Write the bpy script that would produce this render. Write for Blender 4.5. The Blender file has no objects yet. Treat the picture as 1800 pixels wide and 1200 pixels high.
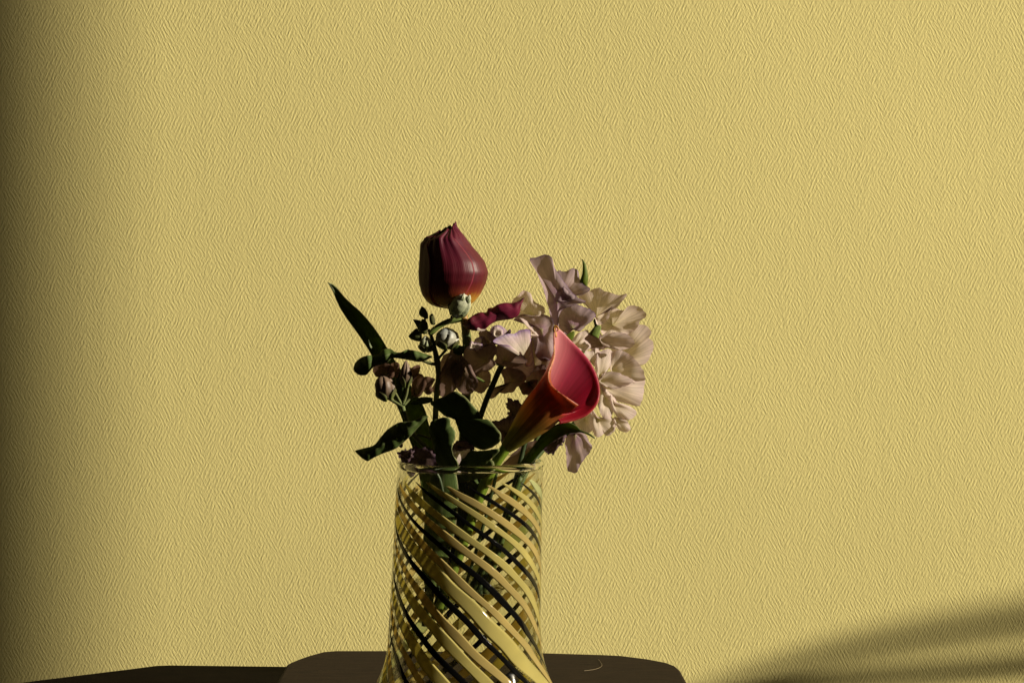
import bpy, math, random
from mathutils import Vector, Matrix, noise
random.seed(7)
S = bpy.context.scene
COL = S.collection

# ------------------------------------------------------------------ camera, light, exposure
F_PX, PITCH, CAM_H, CAM_D = 5000.0, math.radians(3.15), 0.3696, 2.0
PXM = CAM_D / F_PX                       # metres per photo pixel at the vase
cam_data = bpy.data.cameras.new('camera')
cam_data.sensor_width = 36.0
cam_data.lens = F_PX / 1800 * 36.0
cam_data.clip_start, cam_data.clip_end = 0.05, 60
cam = bpy.data.objects.new('camera', cam_data)
COL.objects.link(cam)
CAM = Vector((0, -CAM_D, CAM_H))
cam.location = CAM
cam.rotation_euler = (math.pi / 2 - PITCH, 0, 0)
S.camera = cam

world = bpy.data.worlds.new('World')
S.world = world
world.use_nodes = True
bg = world.node_tree.nodes['Background']
bg.inputs[0].default_value = (1.0, 0.74, 0.42, 1)
bg.inputs[1].default_value = 0.018

SUN_AZ, SUN_EL = math.radians(72), math.radians(21)   # from the wall's normal towards the right, above the horizon
TO_SUN = Vector((math.sin(SUN_AZ) * math.cos(SUN_EL), -math.cos(SUN_AZ) * math.cos(SUN_EL), math.sin(SUN_EL)))
ld = bpy.data.lights.new('low_window_light', 'AREA')
ld.shape = 'DISK'
ld.size = 0.16
ld.energy = 5150
ld.color = (1.0, 0.90, 0.70)
lamp = bpy.data.objects.new('low_window_light', ld)
lamp.location = Vector((0, 0.4, 0.1)) + TO_SUN * 14
lamp.rotation_euler = TO_SUN.to_track_quat('Z', 'Y').to_euler()
COL.objects.link(lamp)

S.view_settings.view_transform = 'Standard'
S.view_settings.look = 'None'
S.view_settings.exposure = 0
S.view_settings.gamma = 1
S.render.engine = 'CYCLES'
S.cycles.max_bounces = 24
S.cycles.transmission_bounces = 20
S.cycles.transparent_max_bounces = 12
S.cycles.glossy_bounces = 8
S.cycles.use_denoising = True
S.cycles.sample_clamp_indirect = 6

# ------------------------------------------------------------------ pixel helpers (photo pixels of the 1800 x 1200 picture)
CP, SP = math.cos(PITCH), math.sin(PITCH)
def ray(px, py):
    x, y = (px - 900) / F_PX, -(py - 600) / F_PX
    return Vector((x, CP + y * SP, -SP + y * CP))
def P(px, py, d=0.0):                    # d: vase-scale pixels in front of the vase axis
    r = ray(px, py)
    return CAM + r * ((-d * PXM + CAM_D) / r.y)
def on_z(px, py, z):
    r = ray(px, py)
    return CAM + r * ((z - CAM_H) / r.z)
def Z(ox, oy, s):                        # coordinates read in an enlarged view
    return lambda pts: [((p[0] / s + ox), (p[1] / s + oy)) + tuple(p[2:]) for p in pts]
zA, zB, zC = Z(560, 370, 6), Z(880, 430, 6), Z(600, 520, 7.5)
zD, zE, zF, zG = Z(760, 520, 7.5), Z(600, 640, 6), Z(780, 660, 6), Z(900, 560, 5.4538)
zK = Z(740, 680, 8)

# ------------------------------------------------------------------ materials
def nodes(name):
    m = bpy.data.materials.new(name)
    m.use_nodes = True
    nt = m.node_tree
    nt.nodes.clear()
    out = nt.nodes.new('ShaderNodeOutputMaterial')
    return m, nt, out
def N(nt, t, **kw):
    n = nt.nodes.new(t)
    for k, v in kw.items():
        if hasattr(n, k) and not k[0].isupper():
            setattr(n, k, v)
        else:
            n.inputs[k.replace('_', ' ')].default_value = v
    return n
def ramp(nt, stops, interp='LINEAR'):
    r = nt.nodes.new('ShaderNodeValToRGB')
    r.color_ramp.interpolation = interp
    e = r.color_ramp.elements
    while len(e) < len(stops): e.new(0.5)
    for i, (p, c) in enumerate(stops):
        e[i].position = p
        e[i].color = (*c, 1) if len(c) == 3 else c
    return r
def math_n(nt, op, a, b=None, c=None):
    n = nt.nodes.new('ShaderNodeMath'); n.operation = op
    for i, v in enumerate((a, b, c)):
        if v is None: continue
        if isinstance(v, (int, float)): n.inputs[i].default_value = v
        else: nt.links.new(v, n.inputs[i])
    return n.outputs[0]

def petal_mat(name, stops, axis='Y', trans=0.45, rough=0.45, streak=(40, 2.0), streak_amt=0.35, warp=0.0,
              edge=None, spec=0.3, blotch=0.15, bump=0.25, tcol=None, over=None, rib=None):
    m, nt, out = nodes(name); L = nt.links.new
    uv = N(nt, 'ShaderNodeUVMap', uv_map='UVMap')
    sep = N(nt, 'ShaderNodeSeparateXYZ'); L(uv.outputs[0], sep.inputs[0])
    mp = N(nt, 'ShaderNodeMapping'); L(uv.outputs[0], mp.inputs[0])
    mp.inputs['Scale'].default_value = (streak[0], streak[1], 1) if axis == 'Y' else (streak[1], streak[0], 1)
    ns = N(nt, 'ShaderNodeTexNoise', Scale=1.0, Detail=3.0); L(mp.outputs[0], ns.inputs['Vector'])
    tc = N(nt, 'ShaderNodeTexCoord')
    nb = N(nt, 'ShaderNodeTexNoise', Scale=90.0, Detail=3.0); L(tc.outputs['Object'], nb.inputs['Vector'])
    c = sep.outputs[axis]
    if warp:
        w = math_n(nt, 'MULTIPLY_ADD', math_n(nt, 'SUBTRACT', ns.outputs[0], 0.5), warp, c)
        w = math_n(nt, 'MULTIPLY_ADD', math_n(nt, 'SUBTRACT', nb.outputs[0], 0.5), warp * 0.6, w)
        c = w
    r = ramp(nt, stops); L(c, r.inputs[0])
    def mul(col, fac_socket, amt):
        rr = N(nt, 'ShaderNodeMapRange'); L(fac_socket, rr.inputs[0])
        rr.inputs[1].default_value, rr.inputs[2].default_value = 0.3, 0.7
        rr.inputs[3].default_value, rr.inputs[4].default_value = 1 - amt, 1 + amt * 0.6
        mx = N(nt, 'ShaderNodeVectorMath', operation='SCALE')
        L(col, mx.inputs[0]); L(rr.outputs[0], mx.inputs['Scale'])
        return mx.outputs[0]
    col = mul(mul(r.outputs[0], ns.outputs[0], streak_amt), nb.outputs[0], blotch)
    if over:                              # second gradient across, taking over towards the rim
        st, lo, hi = over
        r2 = ramp(nt, st); L(sep.outputs['X'], r2.inputs[0])
        f2 = N(nt, 'ShaderNodeMapRange', interpolation_type='SMOOTHSTEP'); L(c, f2.inputs[0])
        f2.inputs[1].default_value, f2.inputs[2].default_value = lo, hi
        f3 = N(nt, 'ShaderNodeMapRange', interpolation_type='SMOOTHSTEP'); L(c, f3.inputs[0])
        f3.inputs[1].default_value, f3.inputs[2].default_value = 0.96, 0.90
        m2 = N(nt, 'ShaderNodeMix', data_type='RGBA'); L(math_n(nt, 'MULTIPLY', f2.outputs[0], f3.outputs[0]), m2.inputs[0]); L(col, m2.inputs[6])
        L(mul(r2.outputs[0], ns.outputs[0], streak_amt * 0.35), m2.inputs[7]); col = m2.outputs[2]
    if edge:                              # a differently coloured margin across the strip
        ec, ew = edge
        d = math_n(nt, 'ABSOLUTE', math_n(nt, 'SUBTRACT', sep.outputs['X' if axis == 'Y' else 'Y'], 0.5))
        f = N(nt, 'ShaderNodeMapRange'); L(d, f.inputs[0])
        f.inputs[1].default_value, f.inputs[2].default_value = 0.5 - ew, 0.5
        mx = N(nt, 'ShaderNodeMix', data_type='RGBA'); L(f.outputs[0], mx.inputs[0]); L(col, mx.inputs[6])
        mx.inputs[7].default_value = (*ec, 1); col = mx.outputs[2]
    if rib:                               # paler midrib
        d = math_n(nt, 'ABSOLUTE', math_n(nt, 'SUBTRACT', sep.outputs['Y'], 0.5))
        f = N(nt, 'ShaderNodeMapRange'); L(d, f.inputs[0])
        f.inputs[1].default_value, f.inputs[2].default_value = 0.05, 0.02
        mx = N(nt, 'ShaderNodeMix', data_type='RGBA'); L(math_n(nt, 'MULTIPLY', f.outputs[0], 0.6), mx.inputs[0]); L(col, mx.inputs[6])
        mx.inputs[7].default_value = (*rib, 1); col = mx.outputs[2]
    bm = N(nt, 'ShaderNodeBump', Strength=bump, Distance=0.0006); L(ns.outputs[0], bm.inputs['Height'])
    p = N(nt, 'ShaderNodeBsdfPrincipled', Roughness=rough)
    p.inputs['Specular IOR Level'].default_value = spec
    L(col, p.inputs['Base Color']); L(bm.outputs[0], p.inputs['Normal'])
    t = N(nt, 'ShaderNodeBsdfTranslucent'); L(bm.outputs[0], t.inputs['Normal'])
    if tcol:
        tm = N(nt, 'ShaderNodeVectorMath', operation='MULTIPLY'); L(col, tm.inputs[0]); tm.inputs[1].default_value = tcol
        L(tm.outputs[0], t.inputs[0])
    else:
        L(col, t.inputs[0])
    mix = N(nt, 'ShaderNodeMixShader', Fac=trans)
    L(p.outputs[0], mix.inputs[1]); L(t.outputs[0], mix.inputs[2]); L(mix.outputs[0], out.inputs[0])
    return m

M = {}
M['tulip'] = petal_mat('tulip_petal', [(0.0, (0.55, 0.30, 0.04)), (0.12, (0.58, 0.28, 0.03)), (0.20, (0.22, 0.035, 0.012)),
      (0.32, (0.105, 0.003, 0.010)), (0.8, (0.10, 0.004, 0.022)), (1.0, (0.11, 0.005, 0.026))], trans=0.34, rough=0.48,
      streak=(46, 1.2), streak_amt=0.2, warp=0.14, spec=0.45, bump=0.3, edge=((0.26, 0.035, 0.06), 0.035))  # pale edge colour paints in the highlight along the petal rims
M['droop'] = petal_mat('wilted_tulip_petal', [(0.0, (0.25, 0.07, 0.03)), (0.12, (0.12, 0.008, 0.022)), (0.6, (0.20, 0.014, 0.05)), (0.95, (0.15, 0.01, 0.03)), (1, (0.05, 0.006, 0.01))],
      axis='X', trans=0.3, rough=0.5, streak=(30, 3), streak_amt=0.5, bump=0.6)
M['tulip_leaf'] = petal_mat('tulip_leaf', [(0.0, (0.012, 0.010, 0.006)), (0.05, (0.12, 0.17, 0.018)), (0.5, (0.15, 0.21, 0.02)), (1, (0.17, 0.22, 0.022))],
      axis='X', trans=0.5, rough=0.42, streak=(60, 0.8), streak_amt=0.25, spec=0.4, edge=((0.12, 0.15, 0.05), 0.04))
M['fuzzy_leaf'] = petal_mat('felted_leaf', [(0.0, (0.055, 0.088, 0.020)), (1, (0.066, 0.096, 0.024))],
      axis='X', trans=0.2, rough=0.7, streak=(14, 8), streak_amt=0.3, spec=0.15, edge=((0.16, 0.15, 0.08), 0.05), rib=(0.12, 0.13, 0.06))  # paler margin paints in sunlit leaf edges
M['fuzzy_broad'] = petal_mat('felted_broad_leaf', [(0.0, (0.058, 0.092, 0.022)), (0.93, (0.062, 0.094, 0.024)), (1, (0.18, 0.19, 0.08))],
      axis='Y', trans=0.2, rough=0.7, streak=(30, 2), streak_amt=0.3, spec=0.15)  # lighter outline stands in for sun on the leaf rim
M['bract'] = petal_mat('small_green_leaf', [(0.0, (0.15, 0.21, 0.04)), (1, (0.21, 0.27, 0.08))],
      axis='X', trans=0.3, rough=0.6, streak=(10, 2), streak_amt=0.4, spec=0.2, edge=((0.25, 0.25, 0.12), 0.08))
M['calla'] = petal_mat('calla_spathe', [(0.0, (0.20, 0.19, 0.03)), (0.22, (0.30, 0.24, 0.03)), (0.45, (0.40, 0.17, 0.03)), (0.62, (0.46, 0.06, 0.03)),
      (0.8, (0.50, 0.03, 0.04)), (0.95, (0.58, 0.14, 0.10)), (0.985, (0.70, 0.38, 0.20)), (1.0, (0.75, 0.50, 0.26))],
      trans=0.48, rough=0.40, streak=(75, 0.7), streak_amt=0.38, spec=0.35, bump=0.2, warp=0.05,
      over=([(0.0, (0.45, 0.10, 0.03)), (0.26, (0.45, 0.12, 0.03)), (0.34, (0.70, 0.42, 0.36)), (0.43, (0.60, 0.22, 0.24)), (0.54, (0.48, 0.05, 0.105)), (0.66, (0.34, 0.008, 0.035)), (0.78, (0.30, 0.006, 0.02)), (1.0, (0.26, 0.006, 0.014))], 0.5, 0.68))  # pale left part of the gradient paints in sunlight through the spathe
M['calla_tip'] = petal_mat('calla_tip', [(0, (0.55, 0.24, 0.04)), (1, (0.30, 0.12, 0.02))], trans=0.2, streak_amt=0.2)
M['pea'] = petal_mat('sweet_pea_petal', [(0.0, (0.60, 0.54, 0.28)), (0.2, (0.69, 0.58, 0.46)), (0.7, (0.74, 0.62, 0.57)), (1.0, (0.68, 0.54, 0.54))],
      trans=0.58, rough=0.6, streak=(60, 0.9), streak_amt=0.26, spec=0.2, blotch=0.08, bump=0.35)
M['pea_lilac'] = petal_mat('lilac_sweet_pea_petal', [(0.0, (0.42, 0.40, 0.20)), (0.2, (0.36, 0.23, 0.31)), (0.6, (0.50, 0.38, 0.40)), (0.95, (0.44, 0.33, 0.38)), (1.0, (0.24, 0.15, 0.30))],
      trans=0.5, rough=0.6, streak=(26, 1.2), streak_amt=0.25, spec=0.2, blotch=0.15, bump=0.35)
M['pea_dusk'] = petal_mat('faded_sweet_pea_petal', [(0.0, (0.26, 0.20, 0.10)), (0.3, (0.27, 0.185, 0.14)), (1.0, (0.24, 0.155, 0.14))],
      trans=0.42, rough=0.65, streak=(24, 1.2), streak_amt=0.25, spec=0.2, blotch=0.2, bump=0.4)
M['pea_vein'] = petal_mat('veined_white_petal', [(0.0, (0.52, 0.46, 0.30)), (0.45, (0.62, 0.53, 0.44)), (0.85, (0.50, 0.38, 0.42)), (1.0, (0.18, 0.10, 0.26))],
      trans=0.35, rough=0.5, streak=(34, 1.5), streak_amt=0.35, spec=0.3, blotch=0.2, warp=0.12, bump=0.5)
M['withered'] = petal_mat('withered_petal', [(0.0, (0.10, 0.07, 0.04)), (0.6, (0.13, 0.08, 0.075)), (1, (0.10, 0.06, 0.09))],
      trans=0.3, rough=0.7, streak=(30, 2), streak_amt=0.5, spec=0.15, blotch=0.4, bump=0.6)
M['brown_petal'] = petal_mat('brown_flower_petal', [(0.0, (0.09, 0.07, 0.03)), (0.5, (0.12, 0.065, 0.045)), (1, (0.16, 0.09, 0.06))],
      trans=0.35, rough=0.6, streak=(20, 2), streak_amt=0.4, spec=0.2, blotch=0.3)
M['bud_pale'] = petal_mat('pale_green_bud', [(0.0, (0.12, 0.16, 0.05)), (0.3, (0.27, 0.32, 0.16)), (0.75, (0.46, 0.48, 0.33)), (1, (0.56, 0.55, 0.44))],
      trans=0.2, rough=0.45, streak=(16, 0.8), streak_amt=0.4, spec=0.4, bump=0.4)
M['bud_blue'] = petal_mat('grey_blue_bud', [(0.0, (0.26, 0.24, 0.16)), (0.4, (0.40, 0.39, 0.31)), (0.85, (0.36, 0.38, 0.36)), (1, (0.28, 0.31, 0.33))],
      trans=0.2, rough=0.45, streak=(16, 0.8), streak_amt=0.4, spec=0.4, bump=0.4)
M['bud_brown'] = petal_mat('brown_bud', [(0.0, (0.05, 0.045, 0.02)), (0.5, (0.14, 0.09, 0.06)), (1, (0.26, 0.18, 0.13))],
      trans=0.2, rough=0.5, streak=(16, 0.8), streak_amt=0.4, spec=0.35, bump=0.4)
M['sepal'] = petal_mat('sepal', [(0.0, (0.16, 0.20, 0.05)), (0.5, (0.10, 0.11, 0.035)), (1, (0.06, 0.05, 0.02))],
      trans=0.2, rough=0.7, streak=(8, 2), streak_amt=0.3, spec=0.2)
def stem_mat(name, c0, c1, rough=0.5, trans=0.12):
    return petal_mat(name, [(0, c0), (1, c1)], axis='Y', trans=trans, rough=rough, streak=(10, 3), streak_amt=0.3, spec=0.35)
M['stem'] = stem_mat('green_stem', (0.055, 0.085, 0.016), (0.05, 0.075, 0.016))
M['stem_dark'] = stem_mat('dark_green_stem', (0.03, 0.05, 0.014), (0.03, 0.05, 0.014))
M['stem_fuzzy'] = stem_mat('felted_stem', (0.12, 0.15, 0.05), (0.12, 0.12, 0.04), rough=0.8)
M['stem_calla'] = stem_mat('calla_stem', (0.16, 0.24, 0.025), (0.14, 0.20, 0.03), rough=0.35, trans=0.25)
M['stem_tulip'] = petal_mat('tulip_stem', [(0, (0.34, 0.17, 0.04)), (0.04, (0.26, 0.15, 0.03)), (0.09, (0.06, 0.085, 0.016)), (1, (0.06, 0.08, 0.016))], trans=0.12, rough=0.5, streak=(10, 3), streak_amt=0.3, spec=0.35)

def wall_material():
    m, nt, out = nodes('woven_wallpaper'); L = nt.links.new
    tc = N(nt, 'ShaderNodeTexCoord')
    def strokes(ang, seed, fine, gain):
        mp = N(nt, 'ShaderNodeMapping'); L(tc.outputs['Object'], mp.inputs[0])
        mp.inputs['Rotation'].default_value = (0, math.radians(ang), 0)
        mp2 = N(nt, 'ShaderNodeMapping'); L(mp.outputs[0], mp2.inputs[0])
        mp2.inputs['Scale'].default_value = (fine, 1, fine * 0.24)
        mp2.inputs['Location'].default_value = (seed, seed * 2.3, seed * 0.7)
        n = N(nt, 'ShaderNodeTexNoise', Scale=1.0, Detail=1.0, Roughness=0.4); L(mp2.outputs[0], n.inputs['Vector'])
        nd = N(nt, 'ShaderNodeTexNoise', Scale=60.0, Detail=2.0); L(tc.outputs['Object'], nd.inputs['Vector'])
        sx = N(nt, 'ShaderNodeSeparateXYZ'); L(mp.outputs[0], sx.inputs[0])
        ph = math_n(nt, 'MULTIPLY_ADD', nd.outputs[0], 6.0, math_n(nt, 'MULTIPLY', sx.outputs['X'], 2000.0))
        wv_ = math_n(nt, 'MULTIPLY', math_n(nt, 'SINE', ph), 0.115)
        return math_n(nt, 'MULTIPLY', math_n(nt, 'MULTIPLY_ADD', n.outputs[0], 0.95, wv_), gain)
    a, b = strokes(27, 3.1, 1080, 1.2), strokes(-27, 8.7, 1080, 1.7)
    sep = N(nt, 'ShaderNodeSeparateXYZ'); L(tc.outputs['Object'], sep.inputs[0])
    mpz = N(nt, 'ShaderNodeMapping'); L(tc.outputs['Object'], mpz.inputs[0]); mpz.inputs['Scale'].default_value = (1, 1, 0.55)
    nz = N(nt, 'ShaderNodeTexNoise', Scale=75.0, Detail=1.0); L(mpz.outputs[0], nz.inputs['Vector'])
    u = math_n(nt, 'ADD', math_n(nt, 'MULTIPLY', sep.outputs['X'], 130.0), math_n(nt, 'MULTIPLY', sep.outputs['Z'], 66.0))
    v = math_n(nt, 'SUBTRACT', math_n(nt, 'MULTIPLY', sep.outputs['X'], 130.0), math_n(nt, 'MULTIPLY', sep.outputs['Z'], 66.0))
    k = math_n(nt, 'MULTIPLY', math_n(nt, 'SINE', u), math_n(nt, 'SINE', v))
    k = math_n(nt, 'ADD', math_n(nt, 'MULTIPLY', k, 0.16), nz.outputs[0])
    msk = N(nt, 'ShaderNodeMapRange'); L(k, msk.inputs[0])
    msk.inputs[1].default_value, msk.inputs[2].default_value = 0.36, 0.64
    msk.inputs[3].default_value, msk.inputs[4].default_value = 0.22, 0.78
    mx = N(nt, 'ShaderNodeMix', data_type='FLOAT'); L(msk.outputs[0], mx.inputs[0]); L(a, mx.inputs[2]); L(b, mx.inputs[3])
    gr = N(nt, 'ShaderNodeTexNoise', Scale=900.0, Detail=2.0); L(tc.outputs['Object'], gr.inputs['Vector'])
    h = math_n(nt, 'MULTIPLY_ADD', gr.outputs[0], 0.30, mx.outputs[0])
    bm = N(nt, 'ShaderNodeBump', Strength=0.40, Distance=0.00085); L(h, bm.inputs['Height'])
    big = N(nt, 'ShaderNodeTexNoise', Scale=2.2, Detail=3.0); L(tc.outputs['Object'], big.inputs['Vector'])
    r = ramp(nt, [(0.3, (0.66, 0.58, 0.245)), (0.7, (0.735, 0.642, 0.275))]); L(big.outputs[0], r.inputs[0])
    p = N(nt, 'ShaderNodeBsdfPrincipled', Roughness=0.75); p.inputs['Specular IOR Level'].default_value = 0.12
    L(r.outputs[0], p.inputs['Base Color']); L(bm.outputs[0], p.inputs['Normal']); L(p.outputs[0], out.inputs[0])
    return m
M['wall'] = wall_material()

def plain(name, col, rough=0.5, spec=0.4, nscale=60, namt=0.3, bump=0.2, stretch=(1, 1, 1), dust=None):
    m, nt, out = nodes(name); L = nt.links.new
    tc = N(nt, 'ShaderNodeTexCoord')
    mp = N(nt, 'ShaderNodeMapping'); mp.inputs['Scale'].default_value = stretch; L(tc.outputs['Object'], mp.inputs[0])
    n = N(nt, 'ShaderNodeTexNoise', Scale=float(nscale), Detail=5.0); L(mp.outputs[0], n.inputs['Vector'])
    lo, hi = tuple(c * (1 - namt) for c in col), tuple(c * (1 + namt) for c in col)
    r = ramp(nt, [(0.3, lo), (0.7, hi)]); L(n.outputs[0], r.inputs[0])
    c = r.outputs[0]
    if dust:
        n2 = N(nt, 'ShaderNodeTexNoise', Scale=900.0, Detail=2.0); L(mp.outputs[0], n2.inputs['Vector'])
        f = N(nt, 'ShaderNodeMapRange'); L(n2.outputs[0], f.inputs[0]); f.inputs[1].default_value, f.inputs[2].default_value = 0.52, 0.75
        mx = N(nt, 'ShaderNodeMix', data_type='RGBA'); L(f.outputs[0], mx.inputs[0]); L(c, mx.inputs[6]); mx.inputs[7].default_value = (*dust, 1)
        c = mx.outputs[2]
    b = N(nt, 'ShaderNodeBump', Strength=bump, Distance=0.001); L(n.outputs[0], b.inputs['Height'])
    p = N(nt, 'ShaderNodeBsdfPrincipled', Roughness=rough); p.inputs['Specular IOR Level'].default_value = spec
    L(c, p.inputs['Base Color']); L(b.outputs[0], p.inputs['Normal']); L(p.outputs[0], out.inputs[0])
    return m
M['stool_top'] = plain('dusty_dark_leather', (0.015, 0.009, 0.0055), rough=0.8, spec=0.1, nscale=120, dust=(0.028, 0.019, 0.011), stretch=(0.4, 1, 1))
M['bench'] = plain('shade_black_table', (0.004, 0.0025, 0.0015), rough=0.8, spec=0.03)  # near-black base colour carries the shade over the side table
M['dark_wood'] = plain('dark_wood', (0.03, 0.018, 0.01), rough=0.5, stretch=(1, 1, 0.1))
M['frame'] = plain('added_post_paint', (0.3, 0.25, 0.2), rough=0.5)
M['hair'] = plain('hair', (0.30, 0.23, 0.13), rough=0.5, nscale=10)

def glass_material(name, ior, col):
    m, nt, out = nodes(name); L = nt.links.new
    g = N(nt, 'ShaderNodeBsdfGlass', IOR=ior, Roughness=0.0); g.inputs['Color'].default_value = (*col, 1)
    tc = N(nt, 'ShaderNodeTexCoord')
    n = N(nt, 'ShaderNodeTexNoise', Scale=38.0, Detail=1.0); L(tc.outputs['Object'], n.inputs['Vector'])
    b = N(nt, 'ShaderNodeBump', Strength=0.10, Distance=0.004); L(n.outputs[0], b.inputs['Height'])
    L(b.outputs[0], g.inputs['Normal']); L(g.outputs[0], out.inputs[0])
    return m
def thin_glass(name, ior, col):
    m, nt, out = nodes(name); L = nt.links.new
    t = N(nt, 'ShaderNodeBsdfTransparent'); t.inputs[0].default_value = (*col, 1)
    g = N(nt, 'ShaderNodeBsdfGlossy'); g.inputs['Roughness'].default_value = 0.03
    tc = N(nt, 'ShaderNodeTexCoord')
    n = N(nt, 'ShaderNodeTexNoise', Scale=60.0, Detail=1.0); L(tc.outputs['Object'], n.inputs['Vector'])
    b = N(nt, 'ShaderNodeBump', Strength=0.25, Distance=0.004); L(n.outputs[0], b.inputs['Height'])
    lw = N(nt, 'ShaderNodeLayerWeight', Blend=0.5); L(b.outputs[0], g.inputs['Normal'])
    f0 = ((ior - 1) / (ior + 1)) ** 2
    fr = math_n(nt, 'MULTIPLY_ADD', math_n(nt, 'POWER', lw.outputs['Facing'], 5.0), 1 - f0, f0)   # Schlick reflectance
    mix = N(nt, 'ShaderNodeMixShader'); L(fr, mix.inputs[0]); L(t.outputs[0], mix.inputs[1]); L(g.outputs[0], mix.inputs[2]); L(mix.outputs[0], out.inputs[0])
    return m
M['glass'] = thin_glass('clear_blown_glass', 1.46, (0.99, 0.99, 0.97))
M['water'] = thin_glass('water', 1.333, (0.985, 0.985, 0.95))
M['lip'] = glass_material('thick_clear_glass', 1.46, (1.0, 1.0, 0.985))
def cane(name, c, trans, rough=0.06, spec=0.5):
    m, nt, out = nodes(name); L = nt.links.new
    tc = N(nt, 'ShaderNodeTexCoord')
    n = N(nt, 'ShaderNodeTexNoise', Scale=30.0, Detail=3.0); L(tc.outputs['Object'], n.inputs['Vector'])
    r = ramp(nt, [(0.3, tuple(x * 0.86 for x in c)), (0.7, tuple(min(1, x * 1.1) for x in c))]); L(n.outputs[0], r.inputs[0])
    p = N(nt, 'ShaderNodeBsdfPrincipled', Roughness=rough); p.inputs['Specular IOR Level'].default_value = spec
    L(r.outputs[0], p.inputs['Base Color'])
    t = N(nt, 'ShaderNodeBsdfTranslucent'); L(r.outputs[0], t.inputs[0])
    mix = N(nt, 'ShaderNodeMixShader', Fac=trans); L(p.outputs[0], mix.inputs[1]); L(t.outputs[0], mix.inputs[2]); L(mix.outputs[0], out.inputs[0])
    return m
M['cane_black'] = cane('black_glass_cane', (0.003, 0.003, 0.003), 0.0, spec=0.2)
M['cane_cream'] = cane('cream_glass_cane', (0.55, 0.44, 0.17), 0.62)
M['cane_yellow'] = cane('pale_yellow_glass_cane', (0.57, 0.50, 0.18), 0.62)
M['cane_green'] = cane('pale_green_glass_cane', (0.52, 0.54, 0.27), 0.62)

# ------------------------------------------------------------------ scene-graph helpers
def link(o, parent=None):
    COL.objects.link(o)
    if parent is not None: o.parent = parent
    return o
def tag(o, label, cat, group=None, kind=None):
    o['label'] = label; o['category'] = cat
    if group: o['group'] = group
    if kind: o['kind'] = kind
    return o
def thing(name, label, cat, group=None):
    o = bpy.data.objects.new(name, None); o.empty_display_size = 0.02
    return tag(link(o), label, cat, group)
def mesh_obj(name, verts, faces, mat, parent=None, uvs=None, smooth=True):
    me = bpy.data.meshes.new(name)
    me.from_pydata([tuple(v) for v in verts], [], faces)
    if uvs:
        lay = me.uv_layers.new(name='UVMap')
        for lp in me.loops: lay.data[lp.index].uv = uvs[lp.vertex_index]
    if smooth: me.polygons.foreach_set('use_smooth', [True] * len(me.polygons))
    me.materials.append(mat)
    me.update()
    return link(bpy.data.objects.new(name, me), parent)
def outward(o):
    import bmesh
    bm = bmesh.new(); bm.from_mesh(o.data)
    bmesh.ops.recalc_face_normals(bm, faces=bm.faces)
    if bm.calc_volume(signed=True) < 0: bmesh.ops.reverse_faces(bm, faces=bm.faces)
    bm.to_mesh(o.data); bm.free()
    return o
def solidify(o, t):
    md = o.modifiers.new('thickness', 'SOLIDIFY'); md.thickness = t; md.offset = 0
    return o

# ------------------------------------------------------------------ curve and sheet helpers
def full(p, d=0.0): return (p[0], p[1], p[2] if len(p) > 2 else d)
def cr(p0, p1, p2, p3, t):
    return tuple(0.5 * (2 * b + (c - a) * t + (2 * a - 5 * b + 4 * c - e) * t * t + (3 * b - a - 3 * c + e) * t ** 3)
                 for a, b, c, e in zip(p0, p1, p2, p3))
def spline(pts, n, closed=False):
    k = len(pts)
    segs = k if closed else k - 1
    g = (lambda i: pts[i % k]) if closed else (lambda i: pts[max(0, min(k - 1, i))])
    dense = []
    for s in range(segs):
        for j in range(12):
            dense.append(cr(g(s - 1), g(s), g(s + 1), g(s + 2), j / 12))
    dense.append(g(segs))
    L = [0.0]
    for a, b in zip(dense, dense[1:]):
        L.append(L[-1] + math.dist(a[:2], b[:2]) + 1e-6)
    out, i = [], 0
    m = n if closed else n - 1
    for q in range(n):
        t = L[-1] * q / m
        while i < len(L) - 2 and L[i + 1] < t: i += 1
        f = (t - L[i]) / (L[i + 1] - L[i])
        out.append(tuple(a + (b - a) * f for a, b in zip(dense[i], dense[i + 1])))
    return out
def grid_faces(nr, nc, wrap=False):
    fs = []
    for r in range(nr - 1):
        for c in range(nc if wrap else nc - 1):
            c2 = (c + 1) % nc
            fs.append((r * nc + c, r * nc + c2, (r + 1) * nc + c2, (r + 1) * nc + c))
    return fs
_seed = [0]
def wav(amp, freqs=(3, 7, 13)):
    _seed[0] += 1
    rnd = random.Random(_seed[0] * 17 + 3)
    ph = [(f, rnd.uniform(0, 6.28), amp * rnd.uniform(0.5, 1.0) / (i * 0.6 + 1)) for i, f in enumerate(freqs)]
    return lambda v: sum(a * math.sin(2 * math.pi * f * v + p) for f, p, a in ph)

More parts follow.
